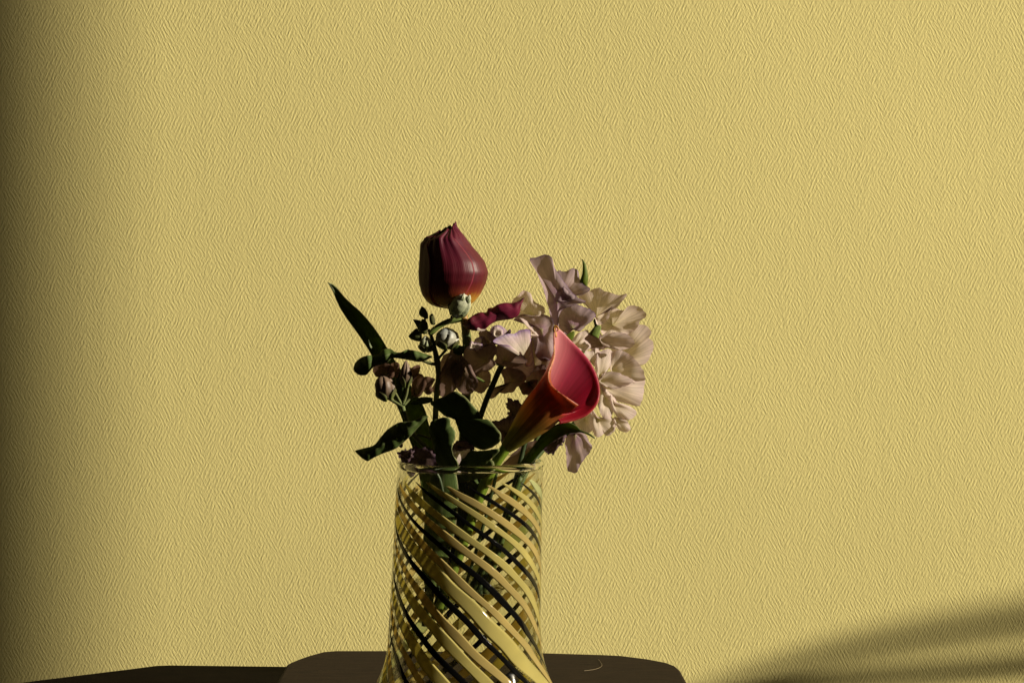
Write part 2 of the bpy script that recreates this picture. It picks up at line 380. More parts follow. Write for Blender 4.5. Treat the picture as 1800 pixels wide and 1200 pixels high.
def fan(name, base, outline, mat, parent, d=0.0, tilt=(0, 0), bulge=0.0, ruffle=5.0, nu=12, nv=84, jag=0.8, freqs=(2, 3, 5), thick=None, folds=0.0):
    """A petal: rays from its base to a traced, closed outline, cupped and ruffled in depth."""
    ol = spline([full(p) for p in outline], nv, closed=True)
    bx, by = base
    rw = wav(ruffle, freqs)
    sd = _seed[0] * 3.7
    def jg(v):
        a = 2 * math.pi * v
        q = Vector((math.cos(a), math.sin(a), 0))
        return jag * 2.2 * (noise.noise(q * 3.0 + Vector((0, 0, sd))) + 0.7 * noise.noise(q * 7.0 + Vector((0, 0, sd + 5))))
    verts, uvs = [], []
    for r in range(nu):
        u = r / (nu - 1)
        for c, o in enumerate(ol):
            v = c / nv
            dx, dy = o[0] - bx, o[1] - by
            ln = math.hypot(dx, dy) + 1e-6
            k = u * (1 + jg(v) / ln * u * u)
            x, y = bx + dx * k, by + dy * k
            dd = d + o[2] * u + tilt[0] * (x - bx) + tilt[1] * (y - by) + bulge * math.sin(math.pi * min(1, u * 0.85)) \
                 + rw(v) * u * u + jag * 1.6 * noise.noise(Vector((x * 0.16, y * 0.16, sd + 3))) * u ** 4 + folds * (noise.noise(Vector((x * 0.03, y * 0.03, sd))) * 2.6 + noise.noise(Vector((x * 0.09, y * 0.09, sd + 9))) * 0.35)
            verts.append(P(x, y, dd)); uvs.append((v, u))
    o = mesh_obj(name, verts, grid_faces(nu, nv, True), mat, parent, uvs)
    if thick: solidify(o, thick)
    return o
def loft(name, A, B, mat, parent, d=0.0, bulge=0.0, nu=40, nv=9, ruffle=0.0, thick=0.0006, freqs=(2, 5, 9), tilt=(0, 0), mid=0.0):
    """A leaf: the strip between two traced edges, arched across and rippled along."""
    a, b = spline([full(p) for p in A], nu), spline([full(p) for p in B], nu)
    r1, r2 = wav(ruffle, freqs), wav(ruffle, freqs)
    cx, cy = A[0][0], A[0][1]
    verts, uvs = [], []
    for i in range(nu):
        u = i / (nu - 1)
        for j in range(nv):
            v = j / (nv - 1)
            x, y, dd = (p + (q - p) * v for p, q in zip(a[i], b[i]))
            w = math.dist(a[i][:2], b[i][:2])
            dd += d + bulge * math.sin(math.pi * v) * min(1, w / 20) - mid * math.exp(-((v - 0.5) / 0.1) ** 2) * min(1, w / 15)
            dd += r1(u) * (1 - v) ** 2 + r2(u) * v ** 2 + tilt[0] * (x - cx) + tilt[1] * (y - cy)
            verts.append(P(x, y, dd)); uvs.append((u, v))
    o = mesh_obj(name, verts, grid_faces(nu, nv), mat, parent, uvs)
    if thick: solidify(o, thick)
    return o
def tube(name, pts, mat, parent, nseg=12, n=None, caps=True):
    """pts: (px, py, depth, radius in px)"""
    n = n or max(8, len(pts) * 6)
    sp = spline([tuple(p) for p in pts], n)
    C = [P(p[0], p[1], p[2]) for p in sp]
    verts, uvs = [], []
    prev = Vector((0, 1, 0))
    for i, p in enumerate(sp):
        t = (C[min(n - 1, i + 1)] - C[max(0, i - 1)]).normalized()
        s = t.cross(prev)
        if s.length < 1e-4: s = t.cross(Vector((1, 0, 0)))
        s.normalize(); e = s.cross(t).normalized(); prev = e
        R = p[3] * PXM
        for k in range(nseg):
            a = 2 * math.pi * k / nseg
            verts.append(C[i] + (s * math.cos(a) + e * math.sin(a)) * R); uvs.append((k / nseg, i / (n - 1)))
    faces = grid_faces(n, nseg, True)
    if caps:
        faces.append(tuple(range(nseg - 1, -1, -1))); faces.append(tuple(range((n - 1) * nseg, n * nseg)))
    return mesh_obj(name, verts, faces, mat, parent, uvs)
def bud(name, base, tip, w, mat, parent, d=0.0, dt=None, profile=None, ridges=5, ridge=0.08, twist=0.5, n=22, ns=60):
    """A closed bud: swollen body on the base-tip axis with overlapping petal ridges that wind to the tip."""
    b, t = P(base[0], base[1], d), P(tip[0], tip[1], d if dt is None else dt)
    ax = t - b; ln = ax.length; ax.normalize()
    s = ax.cross(Vector((0, 1, 0))).normalized(); e = s.cross(ax)
    prof = profile or [(0, 0.25), (0.08, 0.6), (0.25, 0.92), (0.45, 1.0), (0.65, 0.86), (0.82, 0.55), (0.94, 0.26), (1, 0.05)]
    verts, uvs = [], []
    for i in range(n):
        q = i / (n - 1)
        for (q0, r0), (q1, r1) in zip(prof, prof[1:]):
            if q0 <= q <= q1 + 1e-9:
                f = (q - q0) / (q1 - q0); f = f * f * (3 - 2 * f) * 0.4 + f * 0.6
                rr = r0 + (r1 - r0) * f; break
        for k in range(ns):
            a = 2 * math.pi * k / ns
            ph = (a * ridges / (2 * math.pi) + twist * q) % 1.0
            R = rr * w * PXM * (1 + ridge * (ph - 0.5) * min(1, q * 3) - 0.16 * math.exp(-(min(ph, 1 - ph) / 0.07) ** 2) * min(1, q * 2))
            verts.append(b + ax * (q * ln) + (s * math.cos(a) + e * math.sin(a)) * R); uvs.append((k / ns, q))
    return mesh_obj(name, verts, grid_faces(n, ns, True) + [tuple(range(ns - 1, -1, -1)), tuple(range((n - 1) * ns, n * ns))], mat, parent, uvs)

# ------------------------------------------------------------------ wall and the pieces of furniture
WALL_Y = 0.62
wv, wf = [], []
mesh_obj('wall', [(-3, WALL_Y, -0.9), (3, WALL_Y, -0.9), (3, WALL_Y, 2.2), (-3, WALL_Y, 2.2),
                  (-3, WALL_Y + 0.1, -0.9), (3, WALL_Y + 0.1, -0.9), (3, WALL_Y + 0.1, 2.2), (-3, WALL_Y + 0.1, 2.2)],
         [(0, 1, 2, 3), (5, 4, 7, 6), (1, 5, 6, 2), (4, 0, 3, 7), (3, 2, 6, 7), (4, 5, 1, 0)], M['wall'], smooth=False)['kind'] = 'structure'

def rounded_slab(name, poly, z0, z1, mat, parent, bev=0.006, seg=3):
    import bmesh
    bm = bmesh.new()
    vs = [bm.verts.new((x, y, z0)) for x, y in poly]
    f = bm.faces.new(vs)
    ex = bmesh.ops.extrude_face_region(bm, geom=[f])
    top = [g for g in ex['geom'] if isinstance(g, bmesh.types.BMVert)]
    for v in top: v.co.z = z1
    bm.normal_update()
    edges = [e for e in bm.edges if all(v.co.z > z1 - 1e-6 for v in e.verts)]
    bmesh.ops.bevel(bm, geom=edges, offset=bev, segments=seg, profile=0.5, affect='EDGES')
    bmesh.ops.recalc_face_normals(bm, faces=bm.faces)
    me = bpy.data.meshes.new(name); bm.to_mesh(me); bm.free()
    me.materials.append(mat)
    me.polygons.foreach_set('use_smooth', [False] * len(me.polygons))
    return link(bpy.data.objects.new(name, me), parent)
def box(name, lo, hi, mat, parent=None, bev=0.002):
    return rounded_slab(name, [(lo[0], lo[1]), (hi[0], lo[1]), (hi[0], hi[1]), (lo[0], hi[1])], lo[2], hi[2], mat, parent, bev, 2)

FLOOR_Z = -0.46
stool = thing('stool', 'small stool with dusty dark brown rounded top under the striped glass vase', 'stool')
edge_px = [(1196, 1176), (1188, 1169), (1172, 1163), (1140, 1157), (1092, 1151), (1060, 1149.5), (960, 1146.5), (820, 1144), (680, 1142.5), (590, 1142.5),
           (566, 1144.5), (542, 1151), (522, 1158), (508, 1164), (503, 1167)]
top_poly = [on_z(x, y, 0.0) for x, y in edge_px]
poly = [(p.x, p.y) for p in top_poly]
poly += [(-0.178, -0.09), (-0.172, -0.108), (-0.155, -0.122), (0.115, -0.122), (0.132, -0.108), (0.137, -0.09)]
poly = poly[::-1]
rounded_slab('seat', poly, -0.026, 0.0, M['stool_top'], stool, 0.0025, 3)
for sx in (-0.145, 0.10):
    for sy in (-0.09, 0.15):
        box('leg', (sx - 0.014, sy - 0.014, FLOOR_Z), (sx + 0.014, sy + 0.014, -0.028), M['dark_wood'], stool)
bench = thing('side_table', 'low dark side table behind the stool, coloured near black for shade', 'table')
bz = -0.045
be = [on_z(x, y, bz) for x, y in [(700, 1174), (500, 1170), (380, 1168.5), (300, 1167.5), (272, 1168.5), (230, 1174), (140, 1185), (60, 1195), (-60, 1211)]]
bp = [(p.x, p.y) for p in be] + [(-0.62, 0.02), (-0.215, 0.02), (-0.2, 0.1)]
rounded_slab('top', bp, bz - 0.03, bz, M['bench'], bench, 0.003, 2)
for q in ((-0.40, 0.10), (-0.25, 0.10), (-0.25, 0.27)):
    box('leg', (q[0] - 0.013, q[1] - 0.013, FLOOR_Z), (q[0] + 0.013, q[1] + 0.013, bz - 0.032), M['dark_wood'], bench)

# a hair and lint on the dusty stool
def strand(name, pts, r, label):
    Q = [on_z(x, y, 0.0006) for x, y in pts]
    verts, n, ns = [], 18, 6
    sp = spline([(q.x * 1000, q.y * 1000, q.z * 1000) for q in Q], n)
    C = [Vector(s) / 1000 for s in sp]
    for i in range(n):
        t = (C[min(n - 1, i + 1)] - C[max(0, i - 1)]).normalized(); s = t.cross(Vector((0, 0, 1))).normalized()
        for k in range(ns):
            a = 6.2832 * k / ns
            verts.append(C[i] + (s * math.cos(a) + Vector((0, 0, 1)) * math.sin(a)) * r)
    tag(mesh_obj(name, verts, grid_faces(n, ns, True), M['hair']), label, 'hair')
strand('hair_strand', [(1027, 1178), (1040, 1176.5), (1052, 1173.5), (1058, 1169), (1056, 1163), (1052, 1158)], 0.0001, 'pale curved hair lying on the dusty stool top')

# ------------------------------------------------------------------ the vase
SIL = [(814, 127.2), (822, 128), (850, 128.5), (900, 129.5), (960, 130.5), (1000, 131.5), (1060, 132.8), (1100, 134), (1140, 136.5), (1160, 141), (1180, 147.5), (1200, 156), (1218, 165), (1234, 172), (1242, 173)]
CEN = [(814, 828), (850, 825.5), (900, 823.5), (1000, 820.5), (1100, 816.5), (1140, 816.5), (1242, 816.5)]
def lerp_tab(tab, y):
    if y <= tab[0][0]: return tab[0][1]
    for (a, p), (b, q) in zip(tab, tab[1:]):
        if y <= b: return p + (q - p) * (y - a) / (b - a)
    return tab[-1][1]
Y0, Y1 = 818.0, 1242.3
def zc(y): return P(820, y, 0).z
ZR = zc(Y0)
def v_center(y):
    x = lerp_tab(CEN, y); return Vector((P(x, y, 0).x, 0, 0))
def v_rad(y): return lerp_tab(SIL, y) * PXM * (1 + 0.0)
def v_pt(y, th, off=0.0):
    c = v_center(y); R = v_rad(y) + off
    return Vector((c.x + R * math.sin(th), -R * math.cos(th), max(0.0, zc(y))))
vase = thing('glass_vase', 'clear blown glass vase with black and cream spiral stripes holding the flowers', 'vase')
NS = 128
rows = []
WT = 0.0036
ys = [Y0 + 4 + (Y1 - Y0 - 4) * i / 60 for i in range(61)]
for y in ys[::-1]: rows.append((y, 0.0, zc(y)))
for y in ys:
    if zc(y) < 0.012: break
    rows.append((y, -WT - max(0, (y - 1150)) * 0.00003, zc(y)))
verts, faces = [], []
for y, off, z in rows:
    c, R = v_center(y), v_rad(y) + off
    for k in range(NS):
        th = 2 * math.pi * k / NS
        verts.append((c.x + R * math.sin(th), -R * math.cos(th), max(z, 0.0005)))
faces = grid_faces(len(rows), NS, True)
last = len(rows) - 1
nb = len(verts); verts.append((v_center(Y1).x, 0, 0.003)); verts.append((v_center(Y1).x, 0, 0.0105))
for k in range(NS):
    faces.append((nb, (k + 1) % NS, k)); faces.append((nb + 1, last * NS + k, last * NS + (k + 1) % NS))
body = outward(mesh_obj('glass_body', verts, faces, M['glass'], vase))

# thick fire-polished lip, a solid ring sitting on the thin wall
lv = []
LN, LM = 128, 14
for k in range(LN):
    th = 2 * math.pi * k / LN
    c, R = v_center(Y0 + 3), v_rad(Y0 + 3) - WT / 2
    for j in range(LM):
        a_ = 2 * math.pi * j / LM
        rr = R + 0.0027 * math.cos(a_) * (1 + 0.06 * math.sin(5 * th))
        lv.append((c.x + rr * math.sin(th), -rr * math.cos(th), zc(Y0 + 3) + 0.0027 + 0.0028 * math.sin(a_) + 0.0004 * math.sin(2 * th + 1)))
lf = [(k * LM + j, k * LM + (j + 1) % LM, ((k + 1) % LN) * LM + (j + 1) % LM, ((k + 1) % LN) * LM + j) for k in range(LN) for j in range(LM)]
outward(mesh_obj('rim', lv, lf, M['lip'], vase))

# spiral glass canes: twist angle as a function of height
SLOPE = [(830, 1.30), (870, 1.38), (930, 1.62), (1000, 1.98), (1080, 2.2), (1150, 2.3), (1245, 2.3)]
PHI = {830: 0.0}
acc = 0.0
for y in range(831, 1246):
    acc += 1.0 / lerp_tab(SLOPE, y); PHI[y] = acc
def phi(y):
    a = int(y); f = y - a
    return PHI[a] * (1 - f) + PHI.get(a + 1, PHI[a]) * f
def stripe(th0, half_deg, mat, y_a, y_b, seed):
    """ribbon with a lens-shaped section lying on the outer wall"""
    rnd = random.Random(seed); w1, w2 = rnd.uniform(0, 6), rnd.uniform(0, 6)
    verts = []; n, m = 110, 7
    for i in range(n):
        y = y_a + (y_b - y_a) * i / (n - 1)
        t = i / (n - 1)
        taper = min(1, 0.25 + t * 14)
        th = math.radians(th0 + phi(y) + 1.1 * math.sin(y * 0.026 + w1) + 0.4 * math.sin(y * 0.09 + w2))
        hw = math.radians(half_deg * taper * (1 + 0.14 * math.sin(y * 0.021 + w2) + 0.05 * math.sin(y * 0.11 + w1)))
        for j in range(m):
            s = -1 + 2 * j / (m - 1)
            verts.append(v_pt(y, th + hw * s, 0.00006 + 0.00012 * (1 - s * s)))
        for j in range(m - 2, 0, -1):
            s = -1 + 2 * j / (m - 1)
            verts.append(v_pt(y, th + hw * s, 0.00003))
    ring = m + m - 2
    fs = grid_faces(n, ring, True) + [tuple(range(ring - 1, -1, -1)), tuple(range((n - 1) * ring, n * ring))]
    return outward(mesh_obj('stripe', verts, fs, mat, vase))
base0 = -phi(920 - 16)                            # a black cane crosses the front at row 920
gaps = {0: (5.2, 4.6), 1: (4.6, 8.8), 2: (4.6, 5.4), 3: (5.8, 4.4), 4: (4.8, 5.2), 5: (4.6, 8.2), 6: (5.2, 4.4), 7: (5.4, 4.8)}
for k in range(8):
    t0 = base0 - 45 * k                            # next cane lower on the front
    rk = random.Random(k)
    stripe(t0 + rk.uniform(-1, 1), rk.uniform(2.7, 3.3), M['cane_black'], 838 + rk.uniform(-3, 3), 1241, k)
    a, b = gaps[k]
    ma, mb = (M['cane_cream'], M['cane_yellow']) if k % 3 else (M['cane_yellow'], M['cane_cream'])
    if b > 7: mb = M['cane_green'] if k == 5 else M['cane_yellow']
    stripe(t0 - 15 + rk.uniform(-1, 1), a, ma, 840 + rk.uniform(-4, 6), 1241, 100 + k)
    stripe(t0 - 30 + rk.uniform(-1, 1), b, mb, 839 + rk.uniform(-4, 6), 1241, 200 + k)

# water
WY = 1026.0
rows = []
wys = [WY + (1226 - WY) * i / 24 for i in range(25)]
for y in wys[::-1]: rows.append((y, v_rad(y) - WT - max(0, (y - 1150)) * 0.00003 + 0.00015, zc(y)))
rows.append((WY, v_rad(WY) - WT - 0.0008, zc(WY) - 0.0006))
rows.append((WY, v_rad(WY) - WT - 0.0025, zc(WY) - 0.0010))
verts = []
for y, R, z in rows:
    c = v_center(y)
    for k in range(96):
        th = 2 * math.pi * k / 96; verts.append((c.x + R * math.sin(th), -R * math.cos(th), max(z, 0.0102)))
fs = grid_faces(len(rows), 96, True) + [tuple(range(95, -1, -1)), tuple(range((len(rows) - 1) * 96, len(rows) * 96))]
tag(outward(mesh_obj('water', verts, fs, M['water'])), 'clear water filling the lower part of the striped vase', 'water')

# ------------------------------------------------------------------ tulip
tulip = thing('tulip', 'dark maroon tulip with closed bloom, one wilted petal and long green leaf', 'flower')
TUL = [(1035, 1370, 1440), (1020, 1270, 1540), (990, 1195, 1600), (960, 1158, 1640), (890, 1108, 1702), (760, 1074, 1768), (650, 1069, 1790), (540, 1077, 1752),
       (450, 1082, 1682), (370, 1088, 1612), (290, 1094, 1556), (230, 1200, 1515), (180, 1265, 1480), (140, 1318, 1474), (112, 1350, 1466)]
def tul_at(Y):
    for (a, l, r), (b, l2, r2) in zip(TUL, TUL[1:]):
        if b <= Y <= a:
            f = (a - Y) / (a - b); return l + (l2 - l) * f, r + (r2 - r) * f
    return TUL[-1][1:] if Y < 112 else TUL[0][1:]
def tulip_petal(phc, span, Ytop, lift, seed, tip_w=0.25, roll=0.0, tipx=0.0):
    """phc: direction the petal faces, 0 = to the viewer, 90 = to the right"""
    nu, nv = 34, 23
    rnd = random.Random(seed); p1, p2 = rnd.uniform(0, 6), rnd.uniform(0, 6)
    verts, uvs = [], []
    for i in range(nu):
        t = i / (nu - 1)
        Y = 1035 + (Ytop - 1035) * t
        l, r = tul_at(Y)
        cx, hw = (l + r) / 2, (r - l) / 2
        wide = math.sin(math.pi * min(1, 0.16 + t * 0.62)) ** 0.6
        wide *= 1 if t < 0.72 else max(tip_w * 0.4, 1 - ((t - 0.72) / 0.28) ** 2 * (1 - tip_w))
        for j in range(nv):
            s = -1 + 2 * j / (nv - 1)
            ang = math.radians(phc + span * wide * s)
            rr = hw * (1 + lift) + roll * abs(s) ** 4 * 22 * (0.3 + t) - 5 * math.exp(-(s / 0.22) ** 2) * t + 9 * math.sin(7 * s + p1 + 2.5 * t) * t ** 1.5 + 5 * math.sin(17 * s + p2 - 3 * t) * t ** 1.5
            if t > 0.9: rr *= 1 - 0.25 * (t - 0.9) / 0.1
            x = cx + rr * math.sin(ang) + tipx * t ** 4
            yy = Y + (9 * math.sin(6 * s + p2) + 6 * math.sin(15 * s + p1)) * t ** 5 + abs(s) ** 2.5 * 34 * t ** 6
            verts.append(P(560 + x / 6, 370 + yy / 6, 6 + rr * math.cos(ang) / 6)); uvs.append((j / (nv - 1), t))
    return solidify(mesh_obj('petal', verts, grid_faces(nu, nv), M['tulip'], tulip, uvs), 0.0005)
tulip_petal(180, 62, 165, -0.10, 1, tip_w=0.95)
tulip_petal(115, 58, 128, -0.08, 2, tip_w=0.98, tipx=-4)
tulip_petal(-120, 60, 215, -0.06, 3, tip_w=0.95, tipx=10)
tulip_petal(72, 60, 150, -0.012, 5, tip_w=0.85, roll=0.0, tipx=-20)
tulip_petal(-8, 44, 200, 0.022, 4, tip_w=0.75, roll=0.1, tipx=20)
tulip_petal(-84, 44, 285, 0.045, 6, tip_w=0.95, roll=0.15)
loft('petal', zD([(400, 372), (480, 300), (570, 238), (640, 218), (715, 218), (735, 165), (800, 155), (860, 115), (960, 92), (1040, 95), (1110, 80), (1165, 48), (1212, 22)]),
     zD([(400, 380), (440, 415), (500, 445), (570, 458), (640, 455), (700, 432), (760, 378), (850, 332), (950, 316), (1060, 298), (1140, 240), (1168, 130), (1212, 26)]),
     M['droop'], tulip, d=34, bulge=9, ruffle=4, thick=0.0004, freqs=(2, 4, 7))
tube('stem', [(807, 541, 6, 8), (815, 556, 6, 7), (820, 590, 5, 8), (822, 640, 2, 8), (818, 720, -4, 8), (812, 800, -8, 8), (800, 900, -6, 7.5), (782, 1000, 0, 7), (764, 1088, 6, 7)], M['stem_tulip'], tulip)
loft('leaf', [(577, 497), (586, 512), (593, 530), (605, 552), (623, 577), (639, 600), (653, 623), (680, 676), (702, 722), (710, 745), (718, 767), (727, 792), (740, 850), (752, 930)],
     [(577, 497), (589, 503), (601, 518), (616, 533), (634, 549), (654, 572), (672, 598), (682, 615), (712, 662), (743, 712), (752, 740), (759, 765), (764, 790), (776, 850), (782, 930)],
     M['tulip_leaf'], tulip, d=2, bulge=-9, nu=60, thick=0.0008, tilt=(-0.1, 0))

# ------------------------------------------------------------------ tweedia with buds
tw = thing('budding_stem', 'felted green stem topped with pale round buds and a wavy dark leaf', 'flower')
tube('stem', zC([(1150, 440, 16, 2.6), (1195, 560, 16, 3.2), (1230, 700, 16, 4), (1262, 850, 16, 5.5), (1275, 960, 16, 4.8), (1280, 1080, 14, 4.6)]) +
     [(767, 700, 14, 5), (765, 760, 12, 5.2), (768, 830, 8, 5.4), (764, 930, 4, 5.4), (756, 1010, 4, 5.4), (746, 1100, 8, 5.2)], M['stem_fuzzy'], tw)
def sepals(parent, base, tip, w, d, n=4, ln=0.45, mat=None):
    b, t = P(base[0], base[1], d), P(tip[0], tip[1], d)
    ax = t - b; L_ = ax.length; ax.normalize(); s = ax.cross(Vector((0, 1, 0))).normalized(); e = s.cross(ax)
    for q in range(n):
        a0 = 6.2832 * q / n + 0.5
        verts, uvs = [], []
        for i in range(9):
            t_ = i / 8
            for j in range(5):
                sgn = -1 + j / 2
                an = a0 + sgn * 0.55 * math.sin(math.pi * min(1, 0.2 + 0.8 * t_)) 
                R = w * PXM * (0.35 + 0.75 * math.sin(1.7 * t_)) * 1.06
                verts.append(b + ax * (L_ * (ln * t_ - 0.04)) + (s * math.cos(an) + e * math.sin(an)) * R); uvs.append((j / 4, t_))
        solidify(mesh_obj('sepal', verts, grid_faces(9, 5), mat or M['sepal'], parent, uvs), 0.0004)
def bud_with(parent, base, tip, w, mat, d, sep=4, **kw):
    bud('bud', base, tip, w, M[mat], parent, d=d, **kw)
    if sep: sepals(parent, base, tip, w, d, sep)
b = zA([(1425, 1112), (1560, 900)])
bud_with(tw, b[0], b[1], 16.5, 'bud_pale', 46, dt=64, sep=3, profile=[(0, 0.2), (0.1, 0.62), (0.3, 0.98), (0.5, 1.05), (0.7, 0.95), (0.86, 0.72), (0.95, 0.45), (1, 0.2)], ridge=0.2, ridges=3, twist=0.35)
bud('bud_tip', (811, 534), (816, 515.5), 5.5, M['bud_pale'], tw, d=66, dt=70)
bud('bud_tip', (820, 534), (826, 518), 5.0, M['bud_pale'], tw, d=64, dt=70)
b = zC([(1395, 695), (1385, 415)])
bud_with(tw, b[0], b[1], 20, 'bud_blue', 24, sep=4, profile=[(0, 0.3), (0.1, 0.72), (0.3, 0.98), (0.5, 1.03), (0.72, 0.9), (0.9, 0.55), (1, 0.12)], ridge=0.22, twist=0.6)
b = zC([(1115, 735), (1110, 522)])
bud_with(tw, b[0], b[1], 12, 'bud_pale', 24, sep=4, ridge=0.2, twist=0.5)
def simple_leaf(parent, A, B, mat, d, **kw):
    return loft(kw.pop('name', 'leaf'), A, B, M[mat], parent, d=d, **kw)
for A_, B_, dd in [([(1120, 300), (1040, 260), (1026, 210), (1060, 138)], [(1140, 300), (1140, 240), (1105, 170), (1060, 138)], 20),
                   ([(1130, 490), (1040, 470), (990, 390), (948, 312)], [(1135, 470), (1130, 400), (1050, 330), (948, 312)], 26),
                   ([(1100, 500), (1040, 480), (1030, 380), (1070, 305)], [(1130, 500), (1140, 420), (1130, 350), (1075, 305)], 30),
                   ([(1060, 600), (980, 590), (910, 560), (888, 530)], [(1060, 500), (1000, 430), (940, 470), (888, 530)], 18),
                   ([(1190, 380), (1165, 330), (1165, 270), (1190, 235)], [(1235, 380), (1235, 330), (1215, 260), (1192, 235)], 18)]:
    simple_leaf(tw, zC(A_), zC(B_), 'sepal', dd, name='sepal', bulge=5, nu=14, nv=7, thick=0.0006)
simple_leaf(tw, zC([(1140, 500), (1200, 420), (1280, 365), (1380, 312), (1480, 285), (1560, 290), (1605, 325)]),
            zC([(1185, 530), (1230, 490), (1300, 430), (1400, 375), (1480, 360), (1550, 345), (1605, 328)]), 'bract', 26, bulge=4, nu=24, nv=7)
for q in ([(1205, 560, 18, 2.2), (1170, 500, 20, 2), (1120, 400, 22, 1.8), (1100, 290, 20, 1.8)], [(1230, 690, 18, 2.4), (1180, 720, 22, 2.2), (1120, 735, 24, 2)],
          [(1265, 840, 18, 2.6), (1320, 780, 20, 2.4), (1390, 700, 24, 2.4)], [(1180, 500, 18, 2.4), (1300, 400, 22, 2.2), (1440, 330, 34, 2), (1450, 270, 46, 2)],
          [(1265, 900, 18, 3), (1180, 890, 20, 3), (1070, 850, 22, 2.6)]):
    tube('stalk', zC(q), M['stem_fuzzy'], tw, nseg=8)
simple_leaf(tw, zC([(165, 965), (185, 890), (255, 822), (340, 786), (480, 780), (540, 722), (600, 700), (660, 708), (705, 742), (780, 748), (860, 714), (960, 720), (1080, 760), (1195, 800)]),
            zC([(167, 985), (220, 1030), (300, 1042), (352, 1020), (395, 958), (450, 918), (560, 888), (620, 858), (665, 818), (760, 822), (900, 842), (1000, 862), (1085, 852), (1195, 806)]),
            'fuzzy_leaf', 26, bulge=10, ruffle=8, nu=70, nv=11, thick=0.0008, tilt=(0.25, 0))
# lower pair of broad dark leaves, facing the viewer
fan('leaf', (800, 735), zK([(130, 225), (200, 180), (330, 130), (480, 55), (560, 95), (660, 180), (760, 285), (830, 380), (870, 470), (950, 465), (1040, 550), (1110, 650), (1120, 740),
    (1040, 830), (900, 885), (780, 850), (640, 760), (570, 690), (525, 570), (490, 470), (430, 430), (340, 400), (250, 320)]),
    M['fuzzy_broad'], tw, d=46, tilt=(0.55, -0.25), bulge=6, ruffle=6, thick=0.0009)
fan('leaf', (772, 770), zK([(115, 590), (140, 500), (200, 450), (320, 425), (400, 440), (410, 530), (440, 560), (480, 640), (470, 760), (440, 870), (470, 980), (525, 1090), (430, 1150), (300, 1130), (190, 1000), (180, 820), (140, 700)]),
    M['fuzzy_broad'], tw, d=52, tilt=(0.5, -0.2), bulge=6, ruffle=5, thick=0.0009)
fan('leaf', (842, 808), zK([(520, 1100), (590, 1000), (680, 910), (800, 900), (930, 890), (1100, 870), (1060, 940), (960, 1030), (880, 1110), (800, 1180), (640, 1170)]),
    M['fuzzy_broad'], tw, d=36, tilt=(0.5, -0.2), bulge=4, ruffle=4, thick=0.0009)

fan('leaf', (800, 815), [(742, 800), (762, 786), (790, 780), (822, 790), (850, 800), (868, 812), (866, 832), (838, 842), (800, 846), (764, 838), (746, 824)],
    M['fuzzy_broad'], tw, d=14, tilt=(0.4, -0.1), bulge=4, ruffle=5, thick=0.0009)
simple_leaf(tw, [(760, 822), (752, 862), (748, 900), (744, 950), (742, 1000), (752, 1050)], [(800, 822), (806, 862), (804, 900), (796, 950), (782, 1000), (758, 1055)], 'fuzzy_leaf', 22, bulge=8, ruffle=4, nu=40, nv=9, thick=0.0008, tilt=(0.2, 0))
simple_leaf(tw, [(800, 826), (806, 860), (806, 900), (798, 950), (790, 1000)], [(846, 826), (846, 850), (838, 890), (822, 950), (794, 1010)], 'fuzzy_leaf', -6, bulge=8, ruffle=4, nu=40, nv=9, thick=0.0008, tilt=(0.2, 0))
tb = thing('forked_bud_stem', 'drooping felted stem forking into brown buds beside the long tulip leaf', 'flower')
tube('stem', zE([(645, 440, 24, 4), (672, 540, 24, 3.8), (725, 670, 24, 3.8), (800, 785, 24, 3.8), (880, 860, 24, 4), (960, 930, 22, 4)]) +
     [(775, 815, 18, 4), (785, 870, 14, 4), (776, 940, 12, 4), (766, 1000, 14, 4), (756, 1070, 16, 4)], M['stem_fuzzy'], tb)
for q in ([(645, 445, 24, 3.4), (560, 395, 25, 3), (480, 350, 28, 2.6)], [(640, 430, 24, 2.6), (595, 350, 26, 2.2), (560, 280, 28, 2)],
          [(648, 430, 24, 2.8), (685, 320, 25, 2.6), (705, 220, 26, 2.6)], [(660, 430, 24, 2.8), (720, 365, 22, 2.6), (790, 310, 20, 2.4)], [(800, 740, 22, 2), (880, 760, 22, 2), (965, 795, 22, 2)]):
    tube('stalk', zE(q), M['stem_fuzzy'], tb, nseg=8)
b = zE([(490, 375), (425, 120)])
bud_with(tb, b[0], b[1], 17, 'bud_brown', 30, sep=4, ridge=0.2, profile=[(0, 0.3), (0.1, 0.7), (0.3, 0.98), (0.5, 1.03), (0.72, 0.95), (0.88, 0.7), (1, 0.25)])
b = zC([(850, 1195), (850, 850)])
bud_with(tb, b[0], b[1], 10.5, 'bud_brown', 28, sep=4, ridge=0.2)
for ol, bs, dd in [([(330, 70), (345, 25), (400, -15), (470, -10), (540, 20), (560, 90), (530, 150), (440, 140), (370, 130)], (470, 110), 30),
                   ([(520, 20), (560, -20), (610, -10), (620, 60), (600, 120), (560, 130)], (565, 100), 24),
                   ([(700, 180), (720, 60), (770, 20), (830, 10), (820, 90), (780, 150), (740, 200)], (720, 180), 22),
                   ([(745, 330), (740, 240), (760, 130), (830, 95), (870, 130), (900, 200), (860, 300), (820, 345)], (780, 310), 22),
                   ([(850, 240), (860, 150), (920, 130), (985, 155), (960, 230), (960, 300), (900, 320)], (870, 290), 24)]:
    fan('petal', zE([bs])[0], zE(ol), M['brown_petal'], tb, d=dd, tilt=(0.4, 0), bulge=5, ruffle=3, nu=9, nv=48)
simple_leaf(tb, zE([(640, 400), (580, 300), (568, 200), (590, 110)]), zE([(650, 400), (690, 300), (680, 200), (620, 110)]), 'fuzzy_leaf', 14, bulge=5, nu=20, nv=7, tilt=(0.3, 0))
